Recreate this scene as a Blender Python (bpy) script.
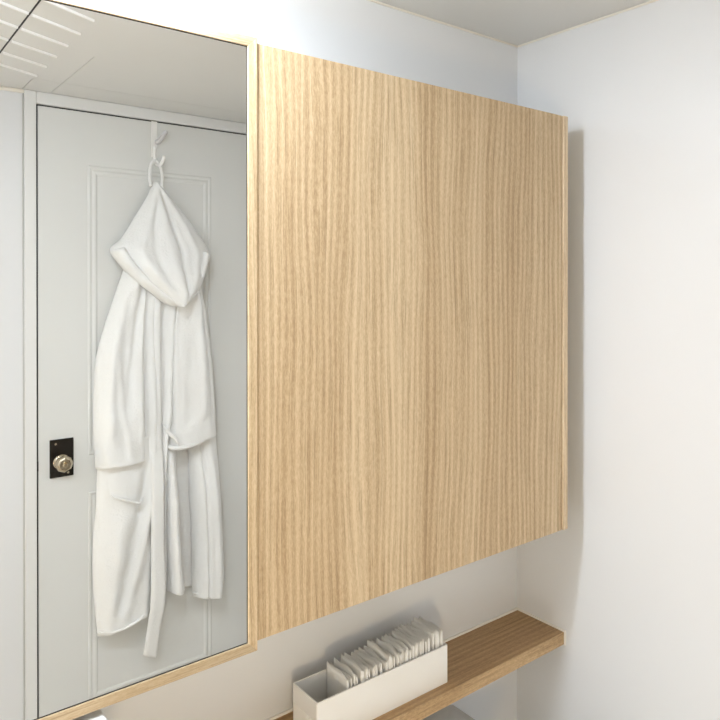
import bpy, bmesh, math, random
from mathutils import Vector, noise

for o in list(bpy.data.objects):
    bpy.data.objects.remove(o)
SC = bpy.context.scene
COL = SC.collection
R = math.radians

# ------------------------------------------------------------------ camera
cd = bpy.data.cameras.new('camera')
cam = bpy.data.objects.new('camera', cd)
COL.objects.link(cam)
cam.location = (-1.2661, -1.10, 1.52)
cam.rotation_euler = (R(90 - 0.224), 0, R(-39.255))
cd.sensor_width = 36.0
cd.lens = 699.17 / 720 * 36.0
cd.shift_x = (360 - 397.06) / 720
cd.shift_y = (281.90 - 360) / 720
cd.clip_start = 0.02
SC.camera = cam

# ------------------------------------------------------------------ world, exposure
w = bpy.data.worlds.new('world')
SC.world = w
w.use_nodes = True
w.node_tree.nodes['Background'].inputs[0].default_value = (0.5, 0.5, 0.5, 1)
w.node_tree.nodes['Background'].inputs[1].default_value = 0.05
SC.view_settings.view_transform = 'Standard'
SC.view_settings.look = 'None'
SC.view_settings.exposure = 0.0
SC.view_settings.gamma = 1.0
SC.view_settings.use_curve_mapping = False
LAMP_A = (-1.02, -0.35)      # small spot over the mirror
LAMP_A_POWER = 26.0
FILL_B = (-1.75, -0.45)      # added round fill light on the ceiling, out of view to the left
FILL_B_POWER = 28.0
FILL_C = (-1.42, 0.85)        # added low fill light (x, z), out of view, brightens under the cabinet
FILL_C_POWER = 25.5

# ------------------------------------------------------------------ materials
def nt_new(name):
    m = bpy.data.materials.new(name)
    m.use_nodes = True
    nt = m.node_tree
    b = nt.nodes['Principled BSDF']
    return m, nt, b

def plain(name, col, rough=0.5, metal=0.0, bump=None, spec=None, coat=0.0):
    m, nt, b = nt_new(name)
    b.inputs['Base Color'].default_value = (*col, 1)
    b.inputs['Roughness'].default_value = rough
    b.inputs['Metallic'].default_value = metal
    if spec is not None:
        b.inputs['Specular IOR Level'].default_value = spec
    if coat:
        b.inputs['Coat Weight'].default_value = coat
        b.inputs['Coat Roughness'].default_value = 0.12
    tc = nt.nodes.new('ShaderNodeTexCoord')
    n = nt.nodes.new('ShaderNodeTexNoise')
    sc, st, dist = bump or (6.0, 0.02, 0.002)
    n.inputs['Scale'].default_value = sc
    n.inputs['Detail'].default_value = 3
    nt.links.new(tc.outputs['Object'], n.inputs['Vector'])
    bp = nt.nodes.new('ShaderNodeBump')
    bp.inputs['Strength'].default_value = st
    bp.inputs['Distance'].default_value = dist
    nt.links.new(n.outputs['Fac'], bp.inputs['Height'])
    nt.links.new(bp.outputs['Normal'], b.inputs['Normal'])
    return m

def wood(name, axis, cols, rough=0.5, seed=0.0, fine=1.0):
    """straight oak grain running along axis ('x' or 'z')"""
    m, nt, b = nt_new(name)
    N = nt.nodes.new; L = nt.links.new
    tc = N('ShaderNodeTexCoord')
    # slow sideways meander of the grain
    wm = N('ShaderNodeMapping')
    wm.inputs['Scale'].default_value = (5, 5, 1.3) if axis == 'z' else (1.3, 5, 5)
    wm.inputs['Location'].default_value = (seed * 3, seed, seed * 2)
    L(tc.outputs['Object'], wm.inputs['Vector'])
    wn = N('ShaderNodeTexNoise'); wn.inputs['Scale'].default_value = 1.0; wn.inputs['Detail'].default_value = 2
    L(wm.outputs['Vector'], wn.inputs['Vector'])
    ws = N('ShaderNodeVectorMath'); ws.operation = 'SUBTRACT'; ws.inputs[1].default_value = (0.5, 0.5, 0.5)
    L(wn.outputs['Color'], ws.inputs[0])
    wk = N('ShaderNodeVectorMath'); wk.operation = 'MULTIPLY'
    wk.inputs[1].default_value = (0.075, 0.02, 0) if axis == 'z' else (0, 0.03, 0.03)
    L(ws.outputs[0], wk.inputs[0])
    wa = N('ShaderNodeVectorMath'); wa.operation = 'ADD'
    L(tc.outputs['Object'], wa.inputs[0]); L(wk.outputs[0], wa.inputs[1])
    def mapped(across, along, off=0):
        mp = N('ShaderNodeMapping')
        mp.inputs['Scale'].default_value = (across, across, along) if axis == 'z' else (along, across, across)
        mp.inputs['Location'].default_value = (seed + off, seed * 1.7, seed * .6 + off)
        L(wa.outputs[0], mp.inputs['Vector'])
        return mp.outputs['Vector']
    def noise_n(vec, scale, detail, rgh=0.55, dist=0.0):
        n = N('ShaderNodeTexNoise')
        n.inputs['Scale'].default_value = scale
        n.inputs['Detail'].default_value = detail
        n.inputs['Roughness'].default_value = rgh
        n.inputs['Distortion'].default_value = dist
        L(vec, n.inputs['Vector'])
        return n.outputs['Fac']
    # broad bands
    n1 = noise_n(mapped(16, 0.30), 1.0, 3, 0.55, 0.0)
    # growth rings
    n2 = noise_n(mapped(120, 1.2, 3), 1.0, 7, 0.80, 0.0)
    # pores, short dashes
    n3 = noise_n(mapped(560 * fine, 120, 7), 1.0, 3, 0.7)
    # cathedral lines
    wv = N('ShaderNodeTexWave')
    wv.bands_direction = 'X' if axis == 'z' else 'Y'
    wv.inputs['Scale'].default_value = 14
    wv.inputs['Distortion'].default_value = 5
    wv.inputs['Detail'].default_value = 2.0
    wv.inputs['Detail Scale'].default_value = 0.6
    L(mapped(1.6, 0.16, 1), wv.inputs['Vector'])
    def mix(a, bb, f):
        mm = N('ShaderNodeMix'); mm.data_type = 'FLOAT'
        mm.inputs[0].default_value = f
        L(a, mm.inputs[2]); L(bb, mm.inputs[3])
        return mm.outputs[0]
    v = mix(n1, n2, 0.43)
    v = mix(v, n3, 0.36)
    v = mix(v, wv.outputs['Fac'], 0.09)
    cr = N('ShaderNodeValToRGB')
    e = cr.color_ramp.elements
    e[0].position = 0.37; e[0].color = (*cols[0], 1)
    e[1].position = 0.61; e[1].color = (*cols[2], 1)
    k = cr.color_ramp.elements.new(0.49); k.color = (*cols[1], 1)
    L(v, cr.inputs['Fac'])
    # thin dark pore lines
    pr = N('ShaderNodeValToRGB')
    pr.color_ramp.elements[0].position = 0.30; pr.color_ramp.elements[0].color = (0.62, 0.57, 0.50, 1)
    pr.color_ramp.elements[1].position = 0.47; pr.color_ramp.elements[1].color = (1, 1, 1, 1)
    L(noise_n(mapped(420 * fine, 7, 11), 1.0, 4, 0.65), pr.inputs['Fac'])
    mc = N('ShaderNodeMix'); mc.data_type = 'RGBA'; mc.blend_type = 'MULTIPLY'
    mc.inputs[0].default_value = 0.9
    L(cr.outputs['Color'], mc.inputs[6]); L(pr.outputs['Color'], mc.inputs[7])
    L(mc.outputs[2], b.inputs['Base Color'])
    b.inputs['Roughness'].default_value = rough
    bp = N('ShaderNodeBump')
    bp.inputs['Strength'].default_value = 0.25
    bp.inputs['Distance'].default_value = 0.0008
    L(v, bp.inputs['Height']); L(bp.outputs['Normal'], b.inputs['Normal'])
    return m

def emit(name, col, strength):
    m, nt, b = nt_new(name)
    b.inputs['Base Color'].default_value = (*col, 1)
    b.inputs['Emission Color'].default_value = (*col, 1)
    b.inputs['Emission Strength'].default_value = strength
    return m

M_WALL = plain('glossy white wall panel', (0.805, 0.812, 0.815), 0.28, bump=(3.0, 0.05, 0.01))
M_CEIL = plain('ceiling panel', (0.74, 0.735, 0.71), 0.35, bump=(4.0, 0.04, 0.01))
M_FLOOR = plain('floor tile beige', (0.72, 0.68, 0.62), 0.4)
M_CAULK = plain('caulk', (0.86, 0.81, 0.72), 0.5)
M_SEAM = plain('seam shadow gap', (0.50, 0.48, 0.45), 0.8)
M_DOOR = plain('painted door', (0.78, 0.785, 0.76), 0.38, bump=(40, 0.05, 0.001))
M_CASE = plain('painted door casing', (0.82, 0.82, 0.80), 0.35)
M_SEAL = plain('black door seal', (0.015, 0.015, 0.015), 0.6)
OAK = [(0.40, 0.265, 0.14), (0.57, 0.42, 0.25), (0.71, 0.56, 0.365)]
M_OAKZ = wood('light oak upright grain', 'z', OAK, 0.42, 2.3)
M_OAKX = wood('light oak lying grain', 'x', OAK, 0.42, 5.1)
M_FRAME = wood('mirror frame oak', 'x', [tuple(c * .74 for c in k) for k in OAK], 0.45, 3.4)
M_EDGE = wood('pale oak edge band', 'z', [(0.64, 0.48, 0.30), (0.75, 0.59, 0.39), (0.84, 0.70, 0.50)], 0.45, 8.0)
M_SHELF = wood('brown oak shelf', 'x', [(0.34, 0.195, 0.085), (0.47, 0.29, 0.135), (0.60, 0.39, 0.20)], 0.45, 1.2, 0.6)
M_SHEDGE = wood('shelf front edge oak', 'x', [(0.36, 0.22, 0.10), (0.55, 0.37, 0.19), (0.72, 0.52, 0.30)], 0.45, 4.2, 0.6)
M_CARC = plain('cabinet carcass board', (0.72, 0.68, 0.60), 0.6)
M_PLASTIC = plain('white plastic', (0.93, 0.92, 0.89), 0.35)
M_PAPER = plain('white tissue paper', (0.93, 0.93, 0.91), 0.9, bump=(120, 0.3, 0.002))
M_CERAMIC = plain('white ceramic', (0.62, 0.645, 0.655), 0.10)
M_CHROME = plain('chrome', (0.8, 0.8, 0.8), 0.12, 1.0)
M_DARKMET = plain('dark bronze plate', (0.028, 0.024, 0.020), 0.22, 0.6, bump=(60, 0.1, 0.001))
M_BRASS = plain('aged nickel brass', (0.50, 0.43, 0.32), 0.12, 1.0)
M_HOOK = plain('white coated hook', (0.95, 0.94, 0.91), 0.3)
M_HOOKCLEAR = plain('pale grey hook', (0.66, 0.65, 0.66), 0.15)
M_LAMPBODY = plain('white lamp body', (0.85, 0.85, 0.85), 0.4)

# mirror glass
M_MIRROR, nt, b = nt_new('mirror glass')
b.inputs['Base Color'].default_value = (0.90, 0.905, 0.89, 1)
b.inputs['Metallic'].default_value = 1.0
b.inputs['Roughness'].default_value = 0.0

# terry cloth
def terry(name, col):
    m, nt, b = nt_new(name)
    b.inputs['Base Color'].default_value = (*col, 1)
    b.inputs['Roughness'].default_value = 0.95
    b.inputs['Sheen Weight'].default_value = 0.25
    b.inputs['Sheen Roughness'].default_value = 0.6
    tc = nt.nodes.new('ShaderNodeTexCoord')
    n = nt.nodes.new('ShaderNodeTexNoise')
    n.inputs['Scale'].default_value = 170
    n.inputs['Detail'].default_value = 2
    n2 = nt.nodes.new('ShaderNodeTexNoise')
    n2.inputs['Scale'].default_value = 22
    n2.inputs['Detail'].default_value = 3
    for q in (n, n2):
        nt.links.new(tc.outputs['Object'], q.inputs['Vector'])
    b1 = nt.nodes.new('ShaderNodeBump'); b1.inputs['Strength'].default_value = 0.55; b1.inputs['Distance'].default_value = 0.002
    b2 = nt.nodes.new('ShaderNodeBump'); b2.inputs['Strength'].default_value = 0.45; b2.inputs['Distance'].default_value = 0.008
    nt.links.new(n.outputs['Fac'], b1.inputs['Height'])
    nt.links.new(n2.outputs['Fac'], b2.inputs['Height'])
    nt.links.new(b2.outputs['Normal'], b1.inputs['Normal'])
    nt.links.new(b1.outputs['Normal'], b.inputs['Normal'])
    return m
M_TERRY = terry('white terry cloth', (0.90, 0.90, 0.885))

# ------------------------------------------------------------------ helpers
def tag(o, label=None, cat=None, group=None, kind=None):
    if label: o['label'] = label
    if cat: o['category'] = cat
    if group: o['group'] = group
    if kind: o['kind'] = kind
    return o

def empty(name, loc, label=None, cat=None, group=None):
    o = bpy.data.objects.new(name, None)
    o.empty_display_size = 0.05
    o.location = loc
    COL.objects.link(o)
    return tag(o, label, cat, group)

def wloc(o):
    v = Vector(o.location)
    while o.parent:
        o = o.parent
        v += Vector(o.location)
    return v

def obj(name, bm, mats, parent=None, smooth=False, loc=None):
    """bm is in world coordinates; origin goes to loc (or the parent's origin)"""
    me = bpy.data.meshes.new(name)
    bmesh.ops.recalc_face_normals(bm, faces=bm.faces)
    base = wloc(parent) if parent else Vector((0, 0, 0))
    o_loc = Vector(loc) if loc else base
    bmesh.ops.translate(bm, verts=bm.verts, vec=-o_loc)
    bm.to_mesh(me)
    bm.free()
    if not isinstance(mats, (list, tuple)):
        mats = [mats]
    for m in mats:
        me.materials.append(m)
    if smooth:
        for p in me.polygons:
            p.use_smooth = True
    o = bpy.data.objects.new(name, me)
    COL.objects.link(o)
    if parent:
        o.parent = parent
        o.location = o_loc - base
    else:
        o.location = o_loc
    return o

def box(bm, x0, x1, y0, y1, z0, z1, bev=0.0, seg=2, mi=0):
    t = bmesh.new()
    bmesh.ops.create_cube(t, size=1)
    for v in t.verts:
        v.co = Vector(((x0 + x1) / 2 + v.co.x * abs(x1 - x0), (y0 + y1) / 2 + v.co.y * abs(y1 - y0), (z0 + z1) / 2 + v.co.z * abs(z1 - z0)))
    if bev:
        bmesh.ops.bevel(t, geom=list(t.edges), offset=bev, segments=seg, affect='EDGES', profile=0.5)
    merge(bm, t, mi)

def merge(bm, t, mi=0):
    vm = {}
    for v in t.verts:
        vm[v] = bm.verts.new(v.co)
    for f in t.faces:
        try:
            nf = bm.faces.new([vm[v] for v in f.verts])
            nf.material_index = mi
            nf.smooth = f.smooth
        except ValueError:
            pass
    t.free()

def loft(bm, rings, closed=True, cap=True, mi=0):
    rr = [[bm.verts.new(p) for p in r] for r in rings]
    n = len(rr[0])
    for a, b_ in zip(rr, rr[1:]):
        for i in range(n if closed else n - 1):
            j = (i + 1) % n
            f = bm.faces.new((a[i], a[j], b_[j], b_[i]))
            f.material_index = mi
            f.smooth = True
    if cap and closed:
        for r in (rr[0], rr[-1]):
            try:
                f = bm.faces.new(r); f.material_index = mi
            except ValueError:
                pass
    return rr

def tube(bm, pts, rad, n=10, mi=0, flat=1.0):
    pts = [Vector(p) for p in pts]
    rings = []
    up = Vector((0, 1, 0))
    for i, p in enumerate(pts):
        d = (pts[min(i + 1, len(pts) - 1)] - pts[max(i - 1, 0)]).normalized()
        s = d.cross(up)
        if s.length < 1e-3:
            s = d.cross(Vector((0, 0, 1)))
        s.normalize()
        t = s.cross(d).normalized()
        r = rad[i] if isinstance(rad, (list, tuple)) else rad
        rings.append([p + s * (math.cos(2 * math.pi * k / n) * r) + t * (math.sin(2 * math.pi * k / n) * r * flat) for k in range(n)])
    loft(bm, rings, mi=mi)

def disc_rings(cx, cy, prof, n=40, axis='z'):
    """lathe: prof = [(radius, h)] around an axis"""
    out = []
    for r, h in prof:
        ring = []
        for k in range(n):
            a = 2 * math.pi * k / n
            if axis == 'z':
                ring.append((cx + r * math.cos(a), cy + r * math.sin(a), h))
            else:  # axis y; cx = x, cy = z
                ring.append((cx + r * math.cos(a), h, cy + r * math.sin(a)))
        out.append(ring)
    return out

def catmull(pts, n):
    P = [Vector(p) for p in pts]
    P = [P[0] * 2 - P[1]] + P + [P[-1] * 2 - P[-2]]
    out = []
    segs = len(P) - 3
    for i in range(n):
        t = i / (n - 1) * segs
        k = min(int(t), segs - 1)
        u = t - k
        a, b_, c, d = P[k:k + 4]
        out.append(0.5 * ((2 * b_) + (c - a) * u + (2 * a - 5 * b_ + 4 * c - d) * u * u + (3 * b_ - a - 3 * c + d) * u ** 3))
    return out

def rail(pts, n):
    return [(v.x, v.y) for v in catmull([(p[0], p[1], 0) for p in pts], n)]

# ------------------------------------------------------------------ room
XL, YF, ZC = -2.10, -1.553, 2.07
def wall(name, *a, m=M_WALL):
    bm = bmesh.new(); box(bm, *a)
    return tag(obj(name, bm, m), kind='structure')
wall('wall_back', XL - .1, 0.1, 0.0, 0.1, 0, ZC + .12)
wall('wall_right', 0.0, 0.1, YF - .2, 0.0, 0, ZC + .12)
wall('wall_left', XL - .1, XL, YF - .2, 0.0, 0, ZC + .12)
wall('floor', XL - .1, 0.1, YF - .2, 0.1, -0.08, 0, m=M_FLOOR)

# front wall with the door opening (x -0.819..-0.065)
bm = bmesh.new()
box(bm, XL, -0.819, YF - .12, YF - .006, 0, ZC)
box(bm, -0.069, 0.0, YF - .12, YF - .006, 0, ZC)
box(bm, -0.819, -0.069, YF - .12, YF - .045, 0, ZC)
tag(obj('wall_front', bm, M_WALL), kind='structure')

# ceiling of large panels, narrow open joints between them
bm = bmesh.new()
J = 0.0008
def cpanel(x0, x1, y0, y1):
    box(bm, x0 + J, x1 - J, y0 + J, y1 - J, ZC, ZC + .012)
cpanel(XL, -1.30, -1.409, 0)
cpanel(-1.30, -0.825 + 2 * J, -0.60, 0)
cpanel(-0.825, -0.7505, -1.409, -1.11)
cpanel(-0.7505, 0, -1.409, -1.11)
cpanel(-0.825, 0, -1.11 - 2 * J, 0)
cpanel(XL, -0.825, YF - .006, -1.409)
cpanel(-0.825, -0.7505, YF - .006, -1.409)
cpanel(-0.7505, 0, YF - .006, -1.409)
box(bm, XL - .1, .1, YF - .2, .1, ZC + .014, ZC + .12, mi=1)
tag(obj('ceiling', bm, [M_CEIL, M_SEAM]), kind='structure')

# pale sealant beads in the corners
bm = bmesh.new()
box(bm, XL, 0, -0.004, 0, ZC - .004, ZC, 0.001, 1)
box(bm, -0.004, 0, YF, -0.004, ZC - .004, ZC, 0.001, 1)
tag(obj('trim_1', bm, M_CAULK), kind='structure')
bm = bmesh.new()
box(bm, XL, -0.819, YF - .006, YF + .004, ZC - .010, ZC, 0.002, 1)
tag(obj('trim_2', bm, M_CAULK), kind='structure')
# wall joint strips seen beside the door
bm = bmesh.new()
box(bm, -0.823, -0.819, YF - .010, YF - .001, 0, ZC - .01, 0.001, 1)
tag(obj('trim_3', bm, plain('joint sealant grey', (0.55, 0.54, 0.52), 0.6)), kind='structure')

# ------------------------------------------------------------------ door
DX0, DX1, DZ = -0.7828, -0.1025, 2.0300
door = empty('door_1', ((DX0 + DX1) / 2, YF - .01, 0))
door['kind'] = 'structure'
bm = bmesh.new()      # casing: left, right, head
for a in ((-0.819, -0.7880, 0, 2.0698), (-0.0985, -0.069, 0, 2.0698)):
    box(bm, a[0], a[1], YF - .045, YF + .006, a[2], a[3], 0.0025, 2)
box(bm, -0.7880, -0.0985, YF - .045, YF + .006, 2.0345, 2.0698, 0.0025, 2)
obj('door_frame', bm, M_CASE, door)
bm = bmesh.new()
box(bm, -0.7880, DX0, YF - .04, YF - .006, 0, 2.0345)
box(bm, DX1, -0.0985, YF - .04, YF - .006, 0, 2.0345)
box(bm, DX0, DX1, YF - .04, YF - .006, DZ, 2.0345)
obj('door_seal', bm, M_SEAL, door)
bm = bmesh.new()
box(bm, DX0, DX1, YF - .038, YF, 0.008, DZ, 0.0012, 2)
def ring_mould(x0, x1, z0, z1):
    prof = [(0, -.0005), (.002, .0035), (.006, .0050), (.009, .0035), (.011, .0012), (.014, .0012), (.018, .0045), (.023, .0050), (.027, .0020), (.029, -.0005)]
    rings = []
    for ins, h in prof:
        rings.append([(x0 + ins, YF + h * .6, z0 + ins), (x1 - ins, YF + h * .6, z0 + ins), (x1 - ins, YF + h * .6, z1 - ins), (x0 + ins, YF + h * .6, z1 - ins)])
    rr = [[bm.verts.new(p) for p in r] for r in rings]
    for a, c in zip(rr, rr[1:]):
        for i in range(4):
            j = (i + 1) % 4
            bm.faces.new((a[i], a[j], c[j], c[i]))
ring_mould(-0.645, -0.243, 0.980, 1.869)
ring_mould(-0.645, -0.243, 0.215, 0.868)
obj('door_leaf', bm, M_DOOR, door)
# lock plate and knob
lock = empty('door_lock', (-0.720, YF, 0.985))
lock.parent = door; lock.location = Vector((-0.720, YF, 0.985)) - Vector(door.location)
bm = bmesh.new()
box(bm, -0.7535, -0.6870, YF, YF + .006, 0.928, 1.042, 0.002, 2)
box(bm, -0.7485, -0.6920, YF + .006, YF + .0072, 0.933, 1.037, 0.0005, 1)
pl = obj('lock_plate', bm, M_DARKMET, lock)
bm = bmesh.new()
for zz in (0.940, 1.029):
    loft(bm, disc_rings(-0.7375 if zz > 1 else -0.703, zz, [(.0035, YF + .007), (.0035, YF + .0085), (.0015, YF + .009)], 12, 'y'))
loft(bm, disc_rings(-0.738, 0.982, [(.0045, YF + .007), (.0045, YF + .010), (.002, YF + .011)], 12, 'y'))
obj('screw', bm, M_BRASS, lock, True)
bm = bmesh.new()
KX, KZ = -0.7215, 0.9735
loft(bm, disc_rings(KX, KZ, [(.024, YF + .007), (.024, YF + .009), (.020, YF + .012), (.012, YF + .014), (.010, YF + .022), (.012, YF + .025)], 32, 'y'))
obj('rosette', bm, M_BRASS, lock, True)
bm = bmesh.new()
loft(bm, disc_rings(KX, KZ, [(.011, YF + .024), (.020, YF + .028), (.0250, YF + .034), (.0250, YF + .039), (.021, YF + .046), (.016, YF + .049), (.015, YF + .0475), (.009, YF + .0475), (.008, YF + .051), (.004, YF + .052)], 8, 'y'))
for f in bm.faces: f.smooth = False
obj('door_knob', bm, M_BRASS, lock)
bm = bmesh.new()
box(bm, -0.7880, -0.7835, YF - .006, YF + .003, 0.955, 0.985, 0.0008, 1)
obj('strike', bm, M_SEAL, lock)

# ------------------------------------------------------------------ slatted ceiling vent (diagonal ribs, two leaves)
vent = empty('ceiling_vent', (-1.06, -0.98, ZC), 'slatted ceiling vent with white diagonal ribs and a dark joint, by the door', 'vent')
ang = -R(27.5)
ca, sa = math.cos(ang), math.sin(ang)
VX0, VXM, VX1, VY0, VY1 = -1.2992, -0.9375, -0.8242, -1.4085, -0.6008
for nm, x0, x1 in (('vent_leaf', VX0, VXM - .0018), ('vent_leaf', VXM + .0018, VX1)):
    bm = bmesh.new()
    box(bm, x0, x1, VY0, VY1, ZC, ZC + .010)
    leaf = obj(nm, bm, M_CEIL, vent)
    k = -6
    while k < 12:
        yy = -0.8525 - 0.1035 * k            # y where the rib reaches its right-hand end
        xr, yr = -0.819 - 0.004, yy
        # rib line: p(s) = (xr - s*ca, yr - s*sa)
        s0 = max(0.0, (xr - x1) / ca + (0.003 if x1 < -0.9 else 0))
        s1 = (xr - x0) / ca - 0.002
        s0 = max(s0, (VY0 + .02 - yr) / (-sa)) if sa < 0 else s0
        s1 = min(s1, (VY1 - .01 - yr) / (-sa))
        if s1 - s0 > 0.02:
            b2 = bmesh.new()
            xa, ya = xr - s0 * ca, yr - s0 * sa
            xb, yb = xr - s1 * ca, yr - s1 * sa
            nx, ny = -sa * .0028, ca * .0028
            h = .005
            vs = []
            for z in (ZC + .001, ZC - h):
                q = 1.0 if z > ZC else 0.7
                for (x, y, sg) in ((xa, ya, 1), (xb, yb, 1), (xb, yb, -1), (xa, ya, -1)):
                    vs.append(b2.verts.new((x + sg * nx * q, y + sg * ny * q, z)))
            for f in ((0, 1, 2, 3), (4, 5, 6, 7), (0, 1, 5, 4), (1, 2, 6, 5), (2, 3, 7, 6), (3, 0, 4, 7)):
                b2.faces.new([vs[i] for i in f])
            obj('rib', b2, M_PLASTIC, leaf)
        k += 1
bm = bmesh.new()
box(bm, VXM - .0018, VXM + .0018, VY0, VY1, ZC - .0006, ZC + .010)
obj('joint', bm, M_SEAL, vent)

# ------------------------------------------------------------------ ceiling spotlight and two added fill lights
def lamp(name, cx, cy, r, h, power, label, col, rim=.012):
    t = empty(name, (cx, cy, ZC), label, 'ceiling light')
    bm = bmesh.new()
    loft(bm, disc_rings(cx, cy, [(r + rim, ZC), (r + rim, ZC - h * .55), (r + rim * .6, ZC - h * .65), (r + .001, ZC - h * .65), (r + .001, ZC - h * .3)], 48))
    obj('lamp_rim', bm, M_LAMPBODY, t)
    bm = bmesh.new()
    loft(bm, disc_rings(cx, cy, [(r, ZC - h * .35), (r, ZC - h * .75), (r * .93, ZC - h * .93), (r * .8, ZC - h)], 48))
    area = math.pi * r * r
    obj('diffuser', bm, emit(name + ' glow', col, power / area / 10), t, True)
lamp('ceiling_spotlight', LAMP_A[0], LAMP_A[1], 0.045, 0.045, LAMP_A_POWER, 'small round surface spotlight on the ceiling in front of the mirror cabinet', (0.80, 0.885, 1.0))
lamp('ceiling_fill_light', FILL_B[0], FILL_B[1], 0.16, 0.06, FILL_B_POWER, 'wide round fill light added on the ceiling at the left, out of view', (0.87, 0.925, 1.0))

t = empty('wall_fill_light', (FILL_C[0], YF - .006, FILL_C[1]), 'round fill light added low on the wall left of the door, out of view', 'wall lamp')
bm = bmesh.new()
loft(bm, disc_rings(FILL_C[0], FILL_C[1], [(.145, YF - .006), (.145, YF + .008), (.132, YF + .012)], 40, 'y'))
obj('fill_base', bm, M_LAMPBODY, t)
bm = bmesh.new()
loft(bm, disc_rings(FILL_C[0], FILL_C[1], [(.130, YF + .012), (.128, YF + .018), (.115, YF + .026), (.08, YF + .030)], 40, 'y'))
obj('diffuser', bm, emit('wall lamp glow', (1.0, 0.79, 0.50), FILL_C_POWER / (math.pi * .13 ** 2) / 10), t, True)

# ------------------------------------------------------------------ mirror cabinet
CZ0, CZ1 = 1.000, 1.858
cab = empty('mirror_cabinet', (-0.68, 0, CZ0), 'wall cabinet of light oak with a framed mirror door on its left', 'cabinet')
bm = bmesh.new()
box(bm, -1.42, -0.0880, -0.176, -0.002, CZ0 + .002, CZ1 - .002, 0.001, 1)
obj('carcass', bm, M_CARC, cab)
bm = bmesh.new()
box(bm, -0.7883, -0.0880, -0.196, -0.177, CZ0, CZ1, 0.0006, 2)
obj('door', bm, M_OAKZ, cab)
bm = bmesh.new()
box(bm, -0.0850, -0.0700, -0.1985, -0.002, CZ0, CZ1, 0.0012, 2)
obj('side_panel', bm, M_EDGE, cab)
# mirror door: mitred oak frame round the glass
mx0, mx1, mz0, mz1, fw = -1.40, -0.7888, 0.9884, 1.8642, 0.0142
md = empty('mirror_door', (mx0, -0.20, mz0))
md.parent = cab; md.location = Vector((mx0, -0.20, mz0)) - Vector(cab.location)
def frame_bar(kind):
    t = bmesh.new()
    o = {'b': ((mx0, mz0), (mx1, mz0), (mx1 - fw, mz0 + fw), (mx0 + fw, mz0 + fw)),
         't': ((mx0, mz1), (mx1, mz1), (mx1 - fw, mz1 - fw), (mx0 + fw, mz1 - fw)),
         'l': ((mx0, mz0), (mx0, mz1), (mx0 + fw, mz1 - fw), (mx0 + fw, mz0 + fw)),
         'r': ((mx1, mz0), (mx1, mz1), (mx1 - fw, mz1 - fw), (mx1 - fw, mz0 + fw))}[kind]
    a = [t.verts.new((x, -0.1965, z)) for x, z in o]
    c = [t.verts.new((x, -0.2005, z)) for x, z in o]
    t.faces.new(a); t.faces.new(c)
    for i in range(4):
        j = (i + 1) % 4
        t.faces.new((a[i], a[j], c[j], c[i]))
    bmesh.ops.recalc_face_normals(t, faces=t.faces)
    bmesh.ops.bevel(t, geom=list(t.edges), offset=0.0006, segments=1, affect='EDGES')
    return t
for kd, mt in (('b', M_FRAME), ('t', M_FRAME), ('l', M_OAKZ), ('r', M_OAKZ)):
    obj('frame_rail' if kd in 'bt' else 'frame_stile', frame_bar(kd), mt, md)
bm = bmesh.new()
box(bm, mx0 + fw - .001, mx1 - fw + .001, -0.1975, -0.1967, mz0 + fw - .001, mz1 - fw + .001)
obj('mirror_glass', bm, M_MIRROR, md)
bm = bmesh.new()
box(bm, mx0 + .004, mx1 - .004, -0.1966, -0.177, CZ0, CZ1)
obj('backing_board', bm, M_CARC, md)
bm = bmesh.new()
g = .0011
ix0, ix1, iz0, iz1 = mx0 + fw, mx1 - fw, mz0 + fw, mz1 - fw
box(bm, ix0, ix1, -0.1980, -0.1976, iz0, iz0 + g)
box(bm, ix0, ix1, -0.1980, -0.1976, iz1 - g, iz1)
box(bm, ix0, ix0 + g, -0.1980, -0.1976, iz0, iz1)
box(bm, ix1 - g, ix1, -0.1980, -0.1976, iz0, iz1)
obj('gasket', bm, M_SEAL, md)

# ------------------------------------------------------------------ shelf
SZ = 0.7395
sh = empty('wall_shelf', (-0.6, 0, SZ - .0275), 'brown oak wall shelf below the cabinet, sealed to the walls with white caulk', 'shelf')
bm = bmesh.new()
box(bm, -1.42, -0.001, -0.1370, -0.001, SZ - .0275, SZ)
obj('board', bm, M_SHELF, sh)
bm = bmesh.new()
box(bm, -1.42, -0.001, -0.1385, -0.1365, SZ - .0275, SZ + .0002, 0.0005, 1)
obj('edge_band', bm, M_SHEDGE, sh)
bm = bmesh.new()
box(bm, -1.42, -0.001, -0.0050, 0, SZ - .001, SZ + .0042, 0.001, 1)
box(bm, -0.0045, 0, -0.1405, 0, SZ - .001, SZ + .0040, 0.001, 1)
box(bm, -0.0040, 0, -0.1425, -0.1375, SZ - .030, SZ + .0040, 0.001, 1)
obj('caulk', bm, plain('bright caulk', (0.95, 0.92, 0.86), 0.5), sh)

# ------------------------------------------------------------------ white open box on the shelf
bx0, bx1, by0, by1, bz0, bz1, wt = -0.6345, -0.3345, -0.1160, -0.0375, SZ + .0003, 0.8125, 0.0028
bt = empty('storage_box', ((bx0 + bx1) / 2, (by0 + by1) / 2, bz0), 'long white open box holding folded wipes on the oak shelf', 'box')
bm = bmesh.new()
def rrect(x0, x1, y0, y1, r, n=5):
    out = []
    for cx, cy, a0 in ((x1 - r, y1 - r, 0), (x0 + r, y1 - r, 90), (x0 + r, y0 + r, 180), (x1 - r, y0 + r, 270)):
        for k in range(n):
            a = R(a0 + 90 * k / (n - 1))
            out.append((cx + r * math.cos(a), cy + r * math.sin(a)))
    return out
o_ = rrect(bx0, bx1, by0, by1, .003); i_ = rrect(bx0 + wt, bx1 - wt, by0 + wt, by1 - wt, .0015)
rings = [[(x, y, z) for x, y in o_] for z in (bz0, bz1 - .0006)]
rings += [[(x + (0.0004 if x < -.48 else -.0004), y + (.0004 if y < -.08 else -.0004), bz1) for x, y in o_]]
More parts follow.
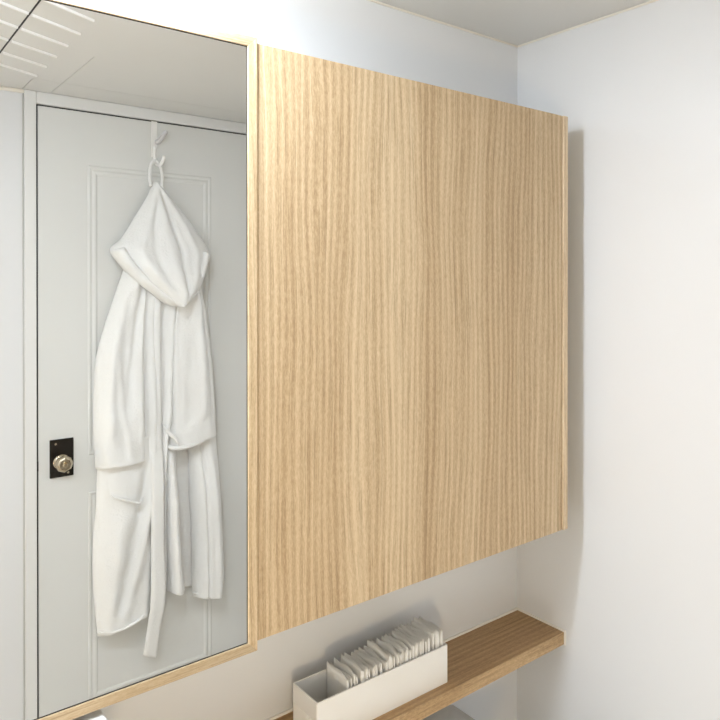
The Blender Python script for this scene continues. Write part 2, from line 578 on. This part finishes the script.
rings += [[(x, y, z) for x, y in i_] for z in (bz1, bz1 - .001, bz0 + wt)]
rr = loft(bm, rings)
for f in bm.faces: f.smooth = False
obj('shell', bm, M_PLASTIC, bt)
bm = bmesh.new()
for k in range(16):
    y = by0 + .007 + k * .0043
    box(bm, bx0 - .0006, bx0 + .0003, y, y + .0016, bz0 + .004, bz0 + .040)
obj('ribbed_end', bm, M_PLASTIC, bt)

# folded wipes standing in the box
random.seed(4)
NW = 36
wx0, wx1 = -0.5640, bx1 - wt - .004
for i in range(NW):
    f = i / (NW - 1)
    x = wx0 + (wx1 - wx0) * f + random.uniform(-.0012, .0012)
    hgt = 0.086 + 0.014 * f + random.uniform(-.005, .004)
    if i == 0: hgt = 0.087
    ya, yb_ = by0 + wt + .0015 + random.uniform(0, .002), by1 - wt - .0015 - random.uniform(0, .002)
    lean = random.uniform(-.0022, .0022) - (.004 if i % 9 == 3 else 0)
    bow = random.uniform(-.0018, .0018)
    tk = random.uniform(.0016, .0026)
    bm = bmesh.new()
    NY, NZ = 12, 8
    rows = []
    ph = random.uniform(0, 6)
    for layer in (-1, 1):
        g_ = []
        for a in range(NZ + 1):
            v = a / NZ
            row = []
            for c in range(NY + 1):
                u = c / NY
                wv = math.sin(u * 9 + ph) * .0010 * v + math.sin(u * 23 + ph * 2) * .0004 * v
                y = ya + (yb_ - ya) * u
                zz = bz0 + wt + .0004 + v * hgt + (math.sin(u * 7 + ph) * .0016 + (u - .5) * .003 * math.sin(ph * 3)) * (v > .99)
                splay = (tk / 2) * (1 - .75 * max(0, v - .85) / .15)
                xx = x + layer * splay + bow * math.sin(math.pi * u) * v + lean * v + wv
                if v > .99 and layer == 1: zz -= .0012
                xx = min(max(xx, bx0 + wt + .001), bx1 - wt - .0006)
                row.append((xx, y, zz))
            g_.append(row)
        rows.append(g_)
    loop = []
    A = [[bm.verts.new(p) for p in r] for r in rows[0]]
    B = [[bm.verts.new(p) for p in r] for r in rows[1]]
    for g2 in (A, B):
        for a in range(NZ):
            for c in range(NY):
                fc = bm.faces.new((g2[a][c], g2[a][c + 1], g2[a + 1][c + 1], g2[a + 1][c])); fc.smooth = True
    for c in range(NY):
        bm.faces.new((A[NZ][c], A[NZ][c + 1], B[NZ][c + 1], B[NZ][c]))
        bm.faces.new((A[0][c], A[0][c + 1], B[0][c + 1], B[0][c]))
    for a in range(NZ):
        for c in (0, NY):
            bm.faces.new((A[a][c], A[a + 1][c], B[a + 1][c], B[a][c]))
    o = obj('folded_wipe', bm, M_PAPER, None, False, (x, (ya + yb_) / 2, bz0 + wt))
    lab = 'thin white folded wipe standing in the row inside the long white box'
    if i == 0: lab = 'white folded wipe at the open end of the row, its flat face showing'
    if i == NW - 1: lab = 'white folded wipe against the right end wall of the box'
    tag(o, lab, 'wipe', 'folded wipes in the white box')

# ------------------------------------------------------------------ slim white storage unit under the mirror
tw = empty('storage_tower', (-1.08, -0.185, 0), 'slim white storage unit whose bright top corner shows under the mirror, lower left', 'storage unit')
bm = bmesh.new()
loft(bm, [[(x, y, z) for x, y in rrect(-1.160, -1.003, -0.221, -0.146, .004, 5)] for z in (0.001, 0.964)])
obj('body', bm, M_PLASTIC, tw)
bm = bmesh.new()
lo, li = rrect(-1.164, -0.9985, -0.225, -0.142, .005, 6), rrect(-1.161, -1.0015, -0.222, -0.145, .003, 6)
loft(bm, [[(x, y, 0.9645) for x, y in lo], [(x, y, 0.9765) for x, y in lo], [(x, y, 0.9790) for x, y in li]])
obj('top_board', bm, M_PLASTIC, tw)
for k in range(5):
    bm = bmesh.new()
    z0 = 0.03 + k * 0.18
    box(bm, -1.152, -1.011, -0.231, -0.2213, z0, z0 + .172, 0.003, 2)
    dr = obj('drawer', bm, M_PLASTIC, tw)
    bm = bmesh.new()
    box(bm, -1.110, -1.050, -0.238, -0.2312, z0 + .14, z0 + .15, 0.002, 2)
    obj('drawer_pull', bm, M_CHROME, dr)

# ------------------------------------------------------------------ toilet below the shelf (only its tank lid is in view)
to = empty('toilet', (-0.415, -0.10, 0), 'white ceramic toilet whose tank lid shows below the shelf', 'toilet')
def rr3(x0, x1, y0, y1, r, z, n=8):
    return [(x, y, z) for x, y in rrect(x0, x1, y0, y1, r, n)]
TX0, TX1, TY0, TY1 = -0.60, -0.241, -0.195, -0.022
bm = bmesh.new()
loft(bm, [rr3(TX0 + .03, TX1 - .03, TY0 + .03, TY1 - .004, .03, .30), rr3(TX0 + .008, TX1 - .008, TY0 + .006, TY1, .03, .34), rr3(TX0, TX1, TY0, TY1, .02, .583)])
obj('tank', bm, M_CERAMIC, to, True)
bm = bmesh.new()
loft(bm, [rr3(TX0 - .01, TX1 + .012, TY0 - .01, TY1 + .007, .006, .584), rr3(TX0 - .013, TX1 + .015, TY0 - .013, TY1 + .009, .007, .596),
          rr3(TX0 - .012, TX1 + .014, TY0 - .012, TY1 + .008, .006, .606), rr3(TX0 - .008, TX1 + .010, TY0 - .008, TY1 + .004, .006, .611), rr3(TX0 + .04, TX1 - .04, TY0 + .04, TY1 - .04, .010, .614)])
obj('tank_lid', bm, M_CERAMIC, to, True)
bm = bmesh.new()
loft(bm, disc_rings(-0.415, -0.10, [(.024, .613), (.024, .619), (.020, .621)], 32))
obj('flush_button', bm, M_CHROME, to, True)
def ell(cx, cy, rx, ry, z, n=36):
    return [(cx + rx * math.cos(2 * math.pi * k / n), cy + ry * math.sin(2 * math.pi * k / n), z) for k in range(n)]
bm = bmesh.new()
loft(bm, [ell(-.415, -.40, .11, .22, 0.001), ell(-.415, -.40, .10, .20, .10), ell(-.415, -.41, .13, .22, .25), ell(-.415, -.42, .185, .25, .37), ell(-.415, -.42, .185, .25, .395),
          ell(-.415, -.42, .13, .19, .395), ell(-.415, -.42, .09, .13, .25)])
box(bm, -.50, -.33, -.28, -.05, .0012, .375, .02, 3)
obj('bowl', bm, M_CERAMIC, to, True)
bm = bmesh.new()
loft(bm, [ell(-.415, -.43, .19, .245, .397), ell(-.415, -.43, .195, .25, .410), ell(-.415, -.43, .18, .235, .428), ell(-.415, -.43, .10, .15, .432)])
obj('seat_lid', bm, M_PLASTIC, to, True)

# ------------------------------------------------------------------ hook over the door
hk = empty('over_door_hook', (-0.4395, YF, 1.90), 'white hook strap over the top of the door, carrying the bathrobe', 'hook')
bm = bmesh.new()
box(bm, -0.4490, -0.4300, YF + .0003, YF + .0030, 1.915, 2.0318, 0.0004, 1)
box(bm, -0.4475, -0.4315, YF - .030, YF + .0020, 2.0303, 2.0320, 0.0004, 1)
obj('strap', bm, M_HOOK, hk)
bm = bmesh.new()
pp = catmull([(-.4385, YF + .003, 1.950), (-.4385, YF + .004, 1.915), (-.436, YF + .012, 1.893), (-.430, YF + .027, 1.889), (-.424, YF + .036, 1.902), (-.4215, YF + .038, 1.918)], 20)
tube(bm, pp, [.0055] * 17 + [.006, .0065, .004], 10)
obj('prong', bm, M_HOOK, hk, True)
bm = bmesh.new()
pp = catmull([(-.4330, YF + .003, 1.965), (-.428, YF + .014, 1.968), (-.419, YF + .030, 1.985), (-.413, YF + .036, 2.000)], 12)
tube(bm, pp, [.008, .008, .008, .0075, .007, .007, .007, .007, .007, .0075, .007, .004], 10)
obj('upper_prong', bm, M_HOOKCLEAR, hk, True)

# ------------------------------------------------------------------ bathrobe
HOOD_L = [(-0.4503, 1.8316), (-0.4726, 1.7822), (-0.5133, 1.7137), (-0.5531, 1.6497), (-0.589, 1.6117), (-0.5682, 1.5724), (-0.5228, 1.5201), (-0.4665, 1.4727), (-0.428, 1.4434), (-0.4052, 1.4333)]
HOOD_R = [(-0.4406, 1.8324), (-0.4081, 1.7968), (-0.3616, 1.7418), (-0.3173, 1.6852), (-0.2684, 1.6072), (-0.2826, 1.5569), (-0.3001, 1.5136), (-0.3278, 1.4742), (-0.3652, 1.4453), (-0.3953, 1.433)]
HEM = [(-0.5953, 1.6075), (-0.5718, 1.5687), (-0.5268, 1.5171), (-0.4743, 1.4733), (-0.4362, 1.4444), (-0.4104, 1.4343), (-0.3742, 1.4495), (-0.3406, 1.4781), (-0.3133, 1.517), (-0.2959, 1.5597), (-0.282, 1.6027)]
SLL_L = [(-0.5335, 1.5733), (-0.5519, 1.5232), (-0.5792, 1.4398), (-0.606, 1.3577), (-0.6266, 1.2672), (-0.6326, 1.152), (-0.6327, 1.0303), (-0.627, 0.9379)]
SLL_R = [(-0.471, 1.574), (-0.4774, 1.4854), (-0.4838, 1.3908), (-0.4839, 1.2961), (-0.4808, 1.2011), (-0.4778, 1.1059), (-0.4747, 1.0105), (-0.4779, 0.9445)]
SLR_L = [(-0.3759, 1.517), (-0.3993, 1.4521), (-0.4093, 1.3553), (-0.4093, 1.2582), (-0.4094, 1.1611), (-0.4095, 1.064), (-0.4161, 1.0196), (-0.4162, 0.9776)]
SLR_R = [(-0.3005, 1.5169), (-0.2865, 1.45), (-0.2724, 1.3658), (-0.2618, 1.2812), (-0.2547, 1.1963), (-0.2476, 1.1111), (-0.244, 1.043), (-0.2404, 0.995)]
MID_L = [(-0.5205, 1.5484), (-0.5269, 1.3601), (-0.5147, 1.1389), (-0.4962, 0.9149), (-0.4869, 0.6906), (-0.4712, 0.495)]
MID_R = [(-0.3241, 1.5501), (-0.338, 1.3515), (-0.3587, 1.1219), (-0.3924, 0.9624), (-0.3993, 0.7352), (-0.4061, 0.5022)]
SKL_L = [(-0.6167, 1.0271), (-0.6227, 0.9055), (-0.6257, 0.8143), (-0.6346, 0.7093), (-0.6347, 0.6025), (-0.629, 0.5092), (-0.6203, 0.4207)]
SKL_R = [(-0.4385, 1.0339), (-0.4386, 0.905), (-0.442, 0.7767), (-0.4453, 0.6808), (-0.4518, 0.5859), (-0.4584, 0.5073), (-0.4616, 0.4569)]
SKM_L = [(-0.4301, 1.0319), (-0.4237, 0.8689), (-0.4205, 0.706), (-0.414, 0.5906), (-0.4108, 0.5083)]
SKM_R = [(-0.3765, 1.0262), (-0.3765, 0.8619), (-0.3720, 0.6948), (-0.3650, 0.5751), (-0.3540, 0.5000)]
SKR_L = [(-0.3382, 1.0534), (-0.3314, 0.9197), (-0.3281, 0.7862), (-0.3212, 0.6515), (-0.3213, 0.5515), (-0.3179, 0.4605)]
SKR_R = [(-0.2394, 1.0408), (-0.2322, 0.9035), (-0.225, 0.7656), (-0.2177, 0.6271), (-0.2141, 0.5233), (-0.2215, 0.4499)]
BCK_L = [(-0.3979, 1.0907), (-0.3847, 0.7926), (-0.3781, 0.5931), (-0.3715, 0.4986)]
BCK_R = [(-0.27, 1.0756), (-0.2702, 0.7697), (-0.2703, 0.5656), (-0.2703, 0.4806)]
BELT_L = [(-0.4705, 1.0757), (-0.4738, 0.9185), (-0.4772, 0.73), (-0.4773, 0.5408), (-0.4837, 0.4324), (-0.4901, 0.3274)]
BELT_R = [(-0.4354, 1.0712), (-0.4355, 0.9119), (-0.4357, 0.7206), (-0.4326, 0.5282), (-0.4424, 0.4194), (-0.4489, 0.3069)]

def cloth(L, Rr, yb, T, folds=(), rows=90, cols=48, wr=0.004, wsc=9.0, p=2.6, seed=0.0, droop=0.0):
    """a filled fold of cloth between two side rails; y grows towards the room"""
    bm = bmesh.new()
    A, B = rail(L, rows), rail(Rr, rows)
    ybf = yb if callable(yb) else (lambda t: yb)
    Tf = T if callable(T) else (lambda t: T)
    rings = []
    for r in range(rows):
        t = r / (rows - 1)
        (xa, za), (xb, zb) = A[r], B[r]
        wdt = math.hypot(xb - xa, zb - za)
        y0, TT = ybf(t), Tf(t)
        endr = min(1.0, ((1 - t) / 0.012 + 0.25)) ** 0.5 * min(1.0, (t / 0.012 + 0.25)) ** 0.5
        fr = []
        for c in range(cols + 1):
            u = 0.5 - 0.5 * math.cos(math.pi * c / cols)
            prof = max(0.0, 1 - abs(2 * u - 1) ** p) ** (1 / 2.0)
            d = TT * prof * endr
            for (u0, u1, amp, sw, t0, t1) in folds:
                uc = u0 + (u1 - u0) * t
                fade = max(0.0, min(1.0, (t - t0) / .12)) * max(0.0, min(1.0, (t1 - t) / .12))
                d += amp * fade * math.exp(-((u - uc) * wdt / sw) ** 2) * min(1, prof * 1.3)
            x, z = xa + (xb - xa) * u, za + (zb - za) * u - droop * math.sin(math.pi * u) * t
            nz = noise.noise(Vector((x * wsc * 1.6 + seed, z * wsc * .55, seed * 2.1))) + .5 * noise.noise(Vector((x * wsc * 4 + seed, z * wsc * 1.8, seed)))
            d += wr * nz * prof
            fr.append((x, YF + y0 + max(d, 0.0005), z))
        bk = []
        for c in range(1, 6):
            u = 1 - c / 6
            x, z = xa + (xb - xa) * u, za + (zb - za) * u - droop * math.sin(math.pi * u) * t
            bk.append((x, YF + y0, z))
        rings.append(fr + bk)
    loft(bm, rings)
    return bm

robe = empty('bathrobe', (-0.44, YF + .03, 0.32), 'white hooded terry bathrobe hanging on the door, seen in the mirror', 'bathrobe')
# back of the garment, behind the open fronts
obj('back_panel', cloth(BCK_L, BCK_R, .003, .008, wr=.003, seed=1), M_TERRY, robe, True)
# upper body with lapels
body = cloth(MID_L, MID_R, .012, .045, folds=[(.30, .35, .012, .010, 0, 1.1), (.5, .55, -.012, .008, 0, 1.1), (.66, .68, .014, .009, 0, 1.1), (.86, .8, -.008, .008, 0, 1.1)], wr=.011, seed=2)
obj('body', body, M_TERRY, robe, True)
# skirt panels
obj('front_panel', cloth(SKL_L, SKL_R, .010, .052, folds=[(.95, .45, .018, .018, .05, .8), (.85, .30, -.022, .016, .1, .9), (.55, .15, .008, .02, .3, 1.1), (.9, .86, .010, .015, .4, 1.2)], wr=.013, wsc=8, seed=3), M_TERRY, robe, True)
obj('front_panel', cloth(SKM_L, SKM_R, .012, lambda t: .026 + .046 * min(1, t / .35), folds=[(.35, .30, .008, .016, 0, 1.2), (.85, .80, -.012, .010, 0, 1.2)], wr=.006, seed=4), M_TERRY, robe, True)
obj('front_panel', cloth(SKR_L, SKR_R, .012, lambda t: .028 + .044 * min(1, t / .35), folds=[(.33, .36, -.010, .004, -.2, 1.3), (.62, .70, .008, .012, 0, 1.2), (.8, .9, -.008, .01, .2, 1.2)], wr=.009, seed=5), M_TERRY, robe, True)
# lapel bands running down the chest
LAPX = [(-0.4450, 1.50), (-0.4520, 1.36), (-0.4500, 1.23), (-0.4480, 1.06), (-0.4440, .92)]
obj('lapel', cloth([(x - .016, z) for x, z in LAPX], [(x + .012, z) for x, z in LAPX], .050, .016, wr=.003, rows=60, cols=14, seed=6), M_TERRY, robe, True)
# sleeves
obj('sleeve', cloth(SLL_L, SLL_R, .014, lambda t: .050 + .022 * t, folds=[(.2, .25, .010, .014, .1, .9), (.75, .55, -.016, .013, .0, .75), (.92, .80, .010, .010, 0, .9), (.45, .5, -.010, .016, .3, 1), (.1, .6, .008, .010, .5, 1.0)], wr=.014, wsc=8, seed=7), M_TERRY, robe, True)
obj('sleeve', cloth(SLR_L, SLR_R, .018, lambda t: .056 + .018 * t, folds=[(.70, .62, .010, .012, 0, .8), (.84, .86, -.012, .008, -.2, .9), (.10, .08, .010, .008, 0, .9), (.35, .4, -.007, .02, .1, .8)], wr=.012, wsc=8, seed=8), M_TERRY, robe, True)
# cuffs: soft rolls at the sleeve ends
def cuff(pts, y, r0, thick):
    bm = bmesh.new()
    P = catmull([(x, YF + yy, z) for (x, z, yy) in pts], 36)
    rings = []
    for i, pnt in enumerate(P):
        s = math.sin(math.pi * i / 35) ** .35 if 0 < i < 35 else .2
        ring = []
        for k in range(12):
            a = 2 * math.pi * k / 12
            ring.append((pnt.x, pnt.y + math.cos(a) * thick * s, pnt.z + math.sin(a) * r0 * s))
        rings.append(ring)
    loft(bm, rings)
    return bm
obj('cuff', cuff([(-0.4276, 0.9977, .04), (-0.4147, 0.9818, .07), (-0.375, 0.979, .082), (-0.3139, 0.989, .078), (-0.2685, 1.002, .06), (-0.2563, 1.0122, .035)], 0, .008, .010), M_TERRY, robe, True)
obj('cuff', cuff([(-0.4346, 1.0576, .05), (-0.425, 1.0341, .08), (-0.4055, 1.0122, .09), (-0.3923, 0.9911, .085)], 0, .009, .010), M_TERRY, robe, True)
# pocket flap edge
obj('pocket', cuff([(-0.5973, 0.8717, .048), (-0.5855, 0.8541, .060), (-0.5435, 0.8366, .070), (-0.5128, 0.8242, .070), (-0.4973, 0.8367, .060)], 0, .005, .006), M_TERRY, robe, True)
# belt
obj('belt', cloth(BELT_L, BELT_R, lambda t: .040 + .030 * min(1, t / .25) - .035 * max(0, t - .7) / .3, .012, wr=.003, rows=80, cols=16, p=6, seed=9), M_TERRY, robe, True)
# hem rolls of the skirt
obj('hem', cuff([(-0.6290, 0.4451, .03), (-0.5947, 0.4399, .052), (-0.5497, 0.4442, .06), (-0.5035, 0.458, .058), (-0.4688, 0.476, .035)], 0, .004, .006), M_TERRY, robe, True)
obj('hem', cuff([(-0.3264, 0.4799, .03), (-0.2986, 0.474, .058), (-0.2633, 0.4706, .062), (-0.2309, 0.4717, .035)], 0, .004, .006), M_TERRY, robe, True)
# hood
obj('hood', cloth(HOOD_L, HOOD_R, lambda t: .022 + .025 * t, lambda t: .020 + .085 * min(1, t * 1.6),
                  folds=[(.22, .25, .009, .016, .05, .8), (.36, .38, -.010, .010, .1, .75), (.50, .52, .010, .018, .1, .9), (.62, .62, -.013, .007, .05, .85), (.80, .76, .008, .012, .1, .8)],
                  wr=.009, wsc=8, p=2.2, rows=110, cols=64, seed=10), M_TERRY, robe, True)
# turned-back band round the hood opening
cxh, czh = -0.438, 1.66
inner = []
for x, z in HEM:
    d = Vector((cxh - x, czh - z)); d.normalize()
    inner.append((x + d.x * .040, z + d.y * .040))
obj('hood_band', cloth(HEM, inner, lambda t: .055 + .025 * math.sin(math.pi * t), lambda t: .045, folds=[(.8, .8, -.006, .006, 0, 1.2)], wr=.004, rows=120, cols=22, seed=11), M_TERRY, robe, True)
# loop
bm = bmesh.new()
pp = catmull([(-.4650, YF + .040, 1.815), (-.4660, YF + .034, 1.850), (-.4590, YF + .026, 1.885), (-.4440, YF + .022, 1.9015), (-.4300, YF + .024, 1.888), (-.4240, YF + .030, 1.855), (-.4290, YF + .040, 1.812)], 40)
tube(bm, pp, .0055, 8)
obj('hanging_loop', bm, M_TERRY, robe, True)
